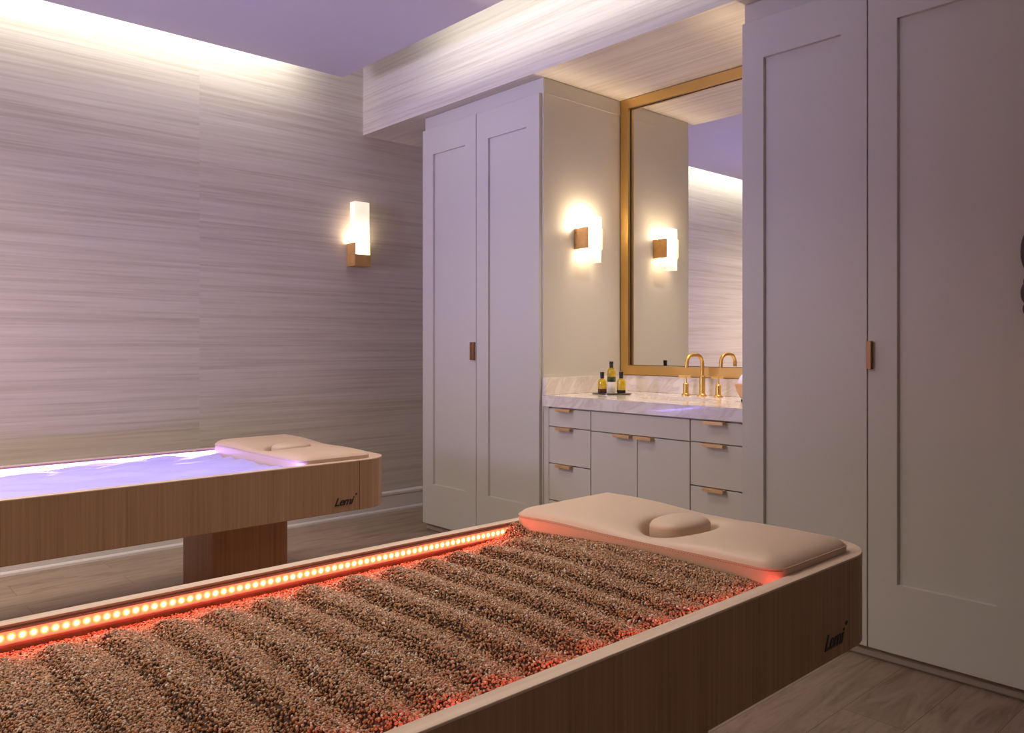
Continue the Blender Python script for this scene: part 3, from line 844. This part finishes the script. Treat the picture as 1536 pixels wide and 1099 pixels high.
wm = bpy.data.objects.new('water_mattress', me); C.objects.link(wm); wm.location = (.8, yo+.41, .6)
so_ = wm.modifiers.new('thickness', 'SOLIDIFY'); so_.thickness = .001
tag(wm, 'wrinkled translucent film over the water mattress glowing violet in the far bed', 'mattress')

# ------------------------------------------------------------------ unidentified dark lobed shape at the right edge
lobes = bmesh.new()
yc, xc = .730, XD-.03
for zc, rz, ry in ((1.43, .075, .034), (1.335, .03, .026), (1.30, .045, .034), (1.25, .03, .028)):
    k = bmesh.ops.create_icosphere(lobes, subdivisions=3, radius=1.)
    for q in k['verts']: q.co = Vector((xc+q.co.x*.022, yc+q.co.y*ry, zc+q.co.z*rz))
box(lobes, xc, XD-.0005, yc-.006, yc+.006, 1.34, 1.36)
tag(obj('dark_lobed_shape', lobes, M['dark_brown'], smooth=True, loc=(xc, yc, 1.22)), 'dark lobed shape on the tall cabinet door at the far right edge', 'ornament')

# ------------------------------------------------------------------ cove and bed lamps, plus added unseen fills
def area(name, loc, rot, sx, sy, col, power, spread=None, target=None):
    l = bpy.data.lights.new(name, 'AREA'); l.shape = 'RECTANGLE'; l.size = sx; l.size_y = sy; l.color = col; l.energy = power
    if spread: l.spread = math.radians(spread)
    o = bpy.data.objects.new(name, l); C.objects.link(o); o.location = loc
    if target is not None:
        d = Vector(target)-Vector(loc); o.rotation_euler = d.to_track_quat('-Z', 'Y').to_euler()
    else: o.rotation_euler = rot
    return o
def strip_along(name, a, b, direction, w, col, power):
    """long lamp from a to b facing 'direction'"""
    a, b = Vector(a), Vector(b); L_ = (b-a).length
    l = bpy.data.lights.new(name, 'AREA'); l.shape = 'RECTANGLE'; l.size = L_; l.size_y = w; l.color = col; l.energy = power
    o = bpy.data.objects.new(name, l); C.objects.link(o)
    X = (b-a).normalized(); Z = -Vector(direction).normalized(); Y = Z.cross(X).normalized(); Z = X.cross(Y)
    m = Matrix((X, Y, Z)).transposed().to_4x4(); m.translation = (a+b)/2; o.matrix_world = m
    return o
WARM = (1, .975, .86)
strip_along('cove_lamp_wall', (-2.2, 4.27, 2.955), (2.12, 4.27, 2.955), (0, .8, -.6), .12, WARM, 6)
strip_along('cove_lamp_wall_lower', (-2.2, 4.372, 2.93), (2.35, 4.372, 2.93), (0, .75, -.66), .02, (1, .95, .83), 10)
strip_along('cove_lamp_soffit', (2.455, -1.5, 2.935), (2.455, 3.72, 2.935), (.85, 0, -.6), .05, WARM, 12.5)
area('added_fill_beds', (2.0, 2.05, ZC-.01), None, .25, .25, (1, .90, .76), 9, spread=95, target=(.7, 1.6, .6))  # unseen fill added to rake the sand ridges and light the far bed
area('added_fill_ceiling', (-.95, 3.0, ZC-.01), (0, 0, 0), 1.0, 1.0, (1, .93, .79), 54, spread=150)  # unseen soft panel added for warm ambient on wall and floor
area('added_fill_niche', (3.2, 1.93, ZS-.004), None, .08, .08, (1, .84, .66), 6, spread=85, target=(3.2, 2.35, .9))  # unseen lamp added to brighten the counter
area('added_fill_aisle', (1.55, 2.75, ZC-.01), (0, 0, 0), .3, .3, (1, .88, .78), 5.5, spread=120)  # added with no fitting in view, lifts the baseboard and aisle floor
area('added_fill_front', (-.5, -.7, ZC-.01), (0, 0, 0), .4, .4, (1, .90, .76), 5)  # weak unseen fill added on the camera side
# violet lamps under the far bed's film; unseen wash lamps added for colour cast
area('bed_lamp', (.55, 3.335, .52), (PI, 0, 0), 1.9, .70, (.42, .43, 1), 6.3)
area('added_violet_wash', (-2.2, 3.3, 1.6), None, .8, .8, (.60, .55, 1), 11, spread=55, target=(2.88, 3.2, 2.4))  # unseen source added for the violet cast
area('added_pink_wash', (-2.2, 2.6, 1.0), None, .6, .6, (1, .52, .42), 3.5, spread=70, target=(0., 4.57, 1.05))  # unseen source added to tint the papered wall pink

w = bpy.data.worlds.new('World'); S.world = w; w.use_nodes = True
w.node_tree.nodes['Background'].inputs[0].default_value = (.02, .02, .02, 1)

# ------------------------------------------------------------------ camera
cam = bpy.data.cameras.new('camera'); co = bpy.data.objects.new('camera', cam); C.objects.link(co)
cam.sensor_width = 36; cam.lens = 1191/1536*36; cam.sensor_fit = 'HORIZONTAL'
cam.shift_y = -(549.5-516.2)/1536
co.location = (0, 0, 1.14); co.rotation_euler = (PI/2, 0, -.7395)
cam.clip_start = .05
S.camera = co
S.view_settings.view_transform = 'Standard'; S.view_settings.look = 'None'; S.view_settings.gamma = 1; S.view_settings.use_curve_mapping = False
S.view_settings.exposure = 0.32
S.cycles.max_bounces = 10; S.cycles.diffuse_bounces = 6
S.cycles.sample_clamp_indirect = 6
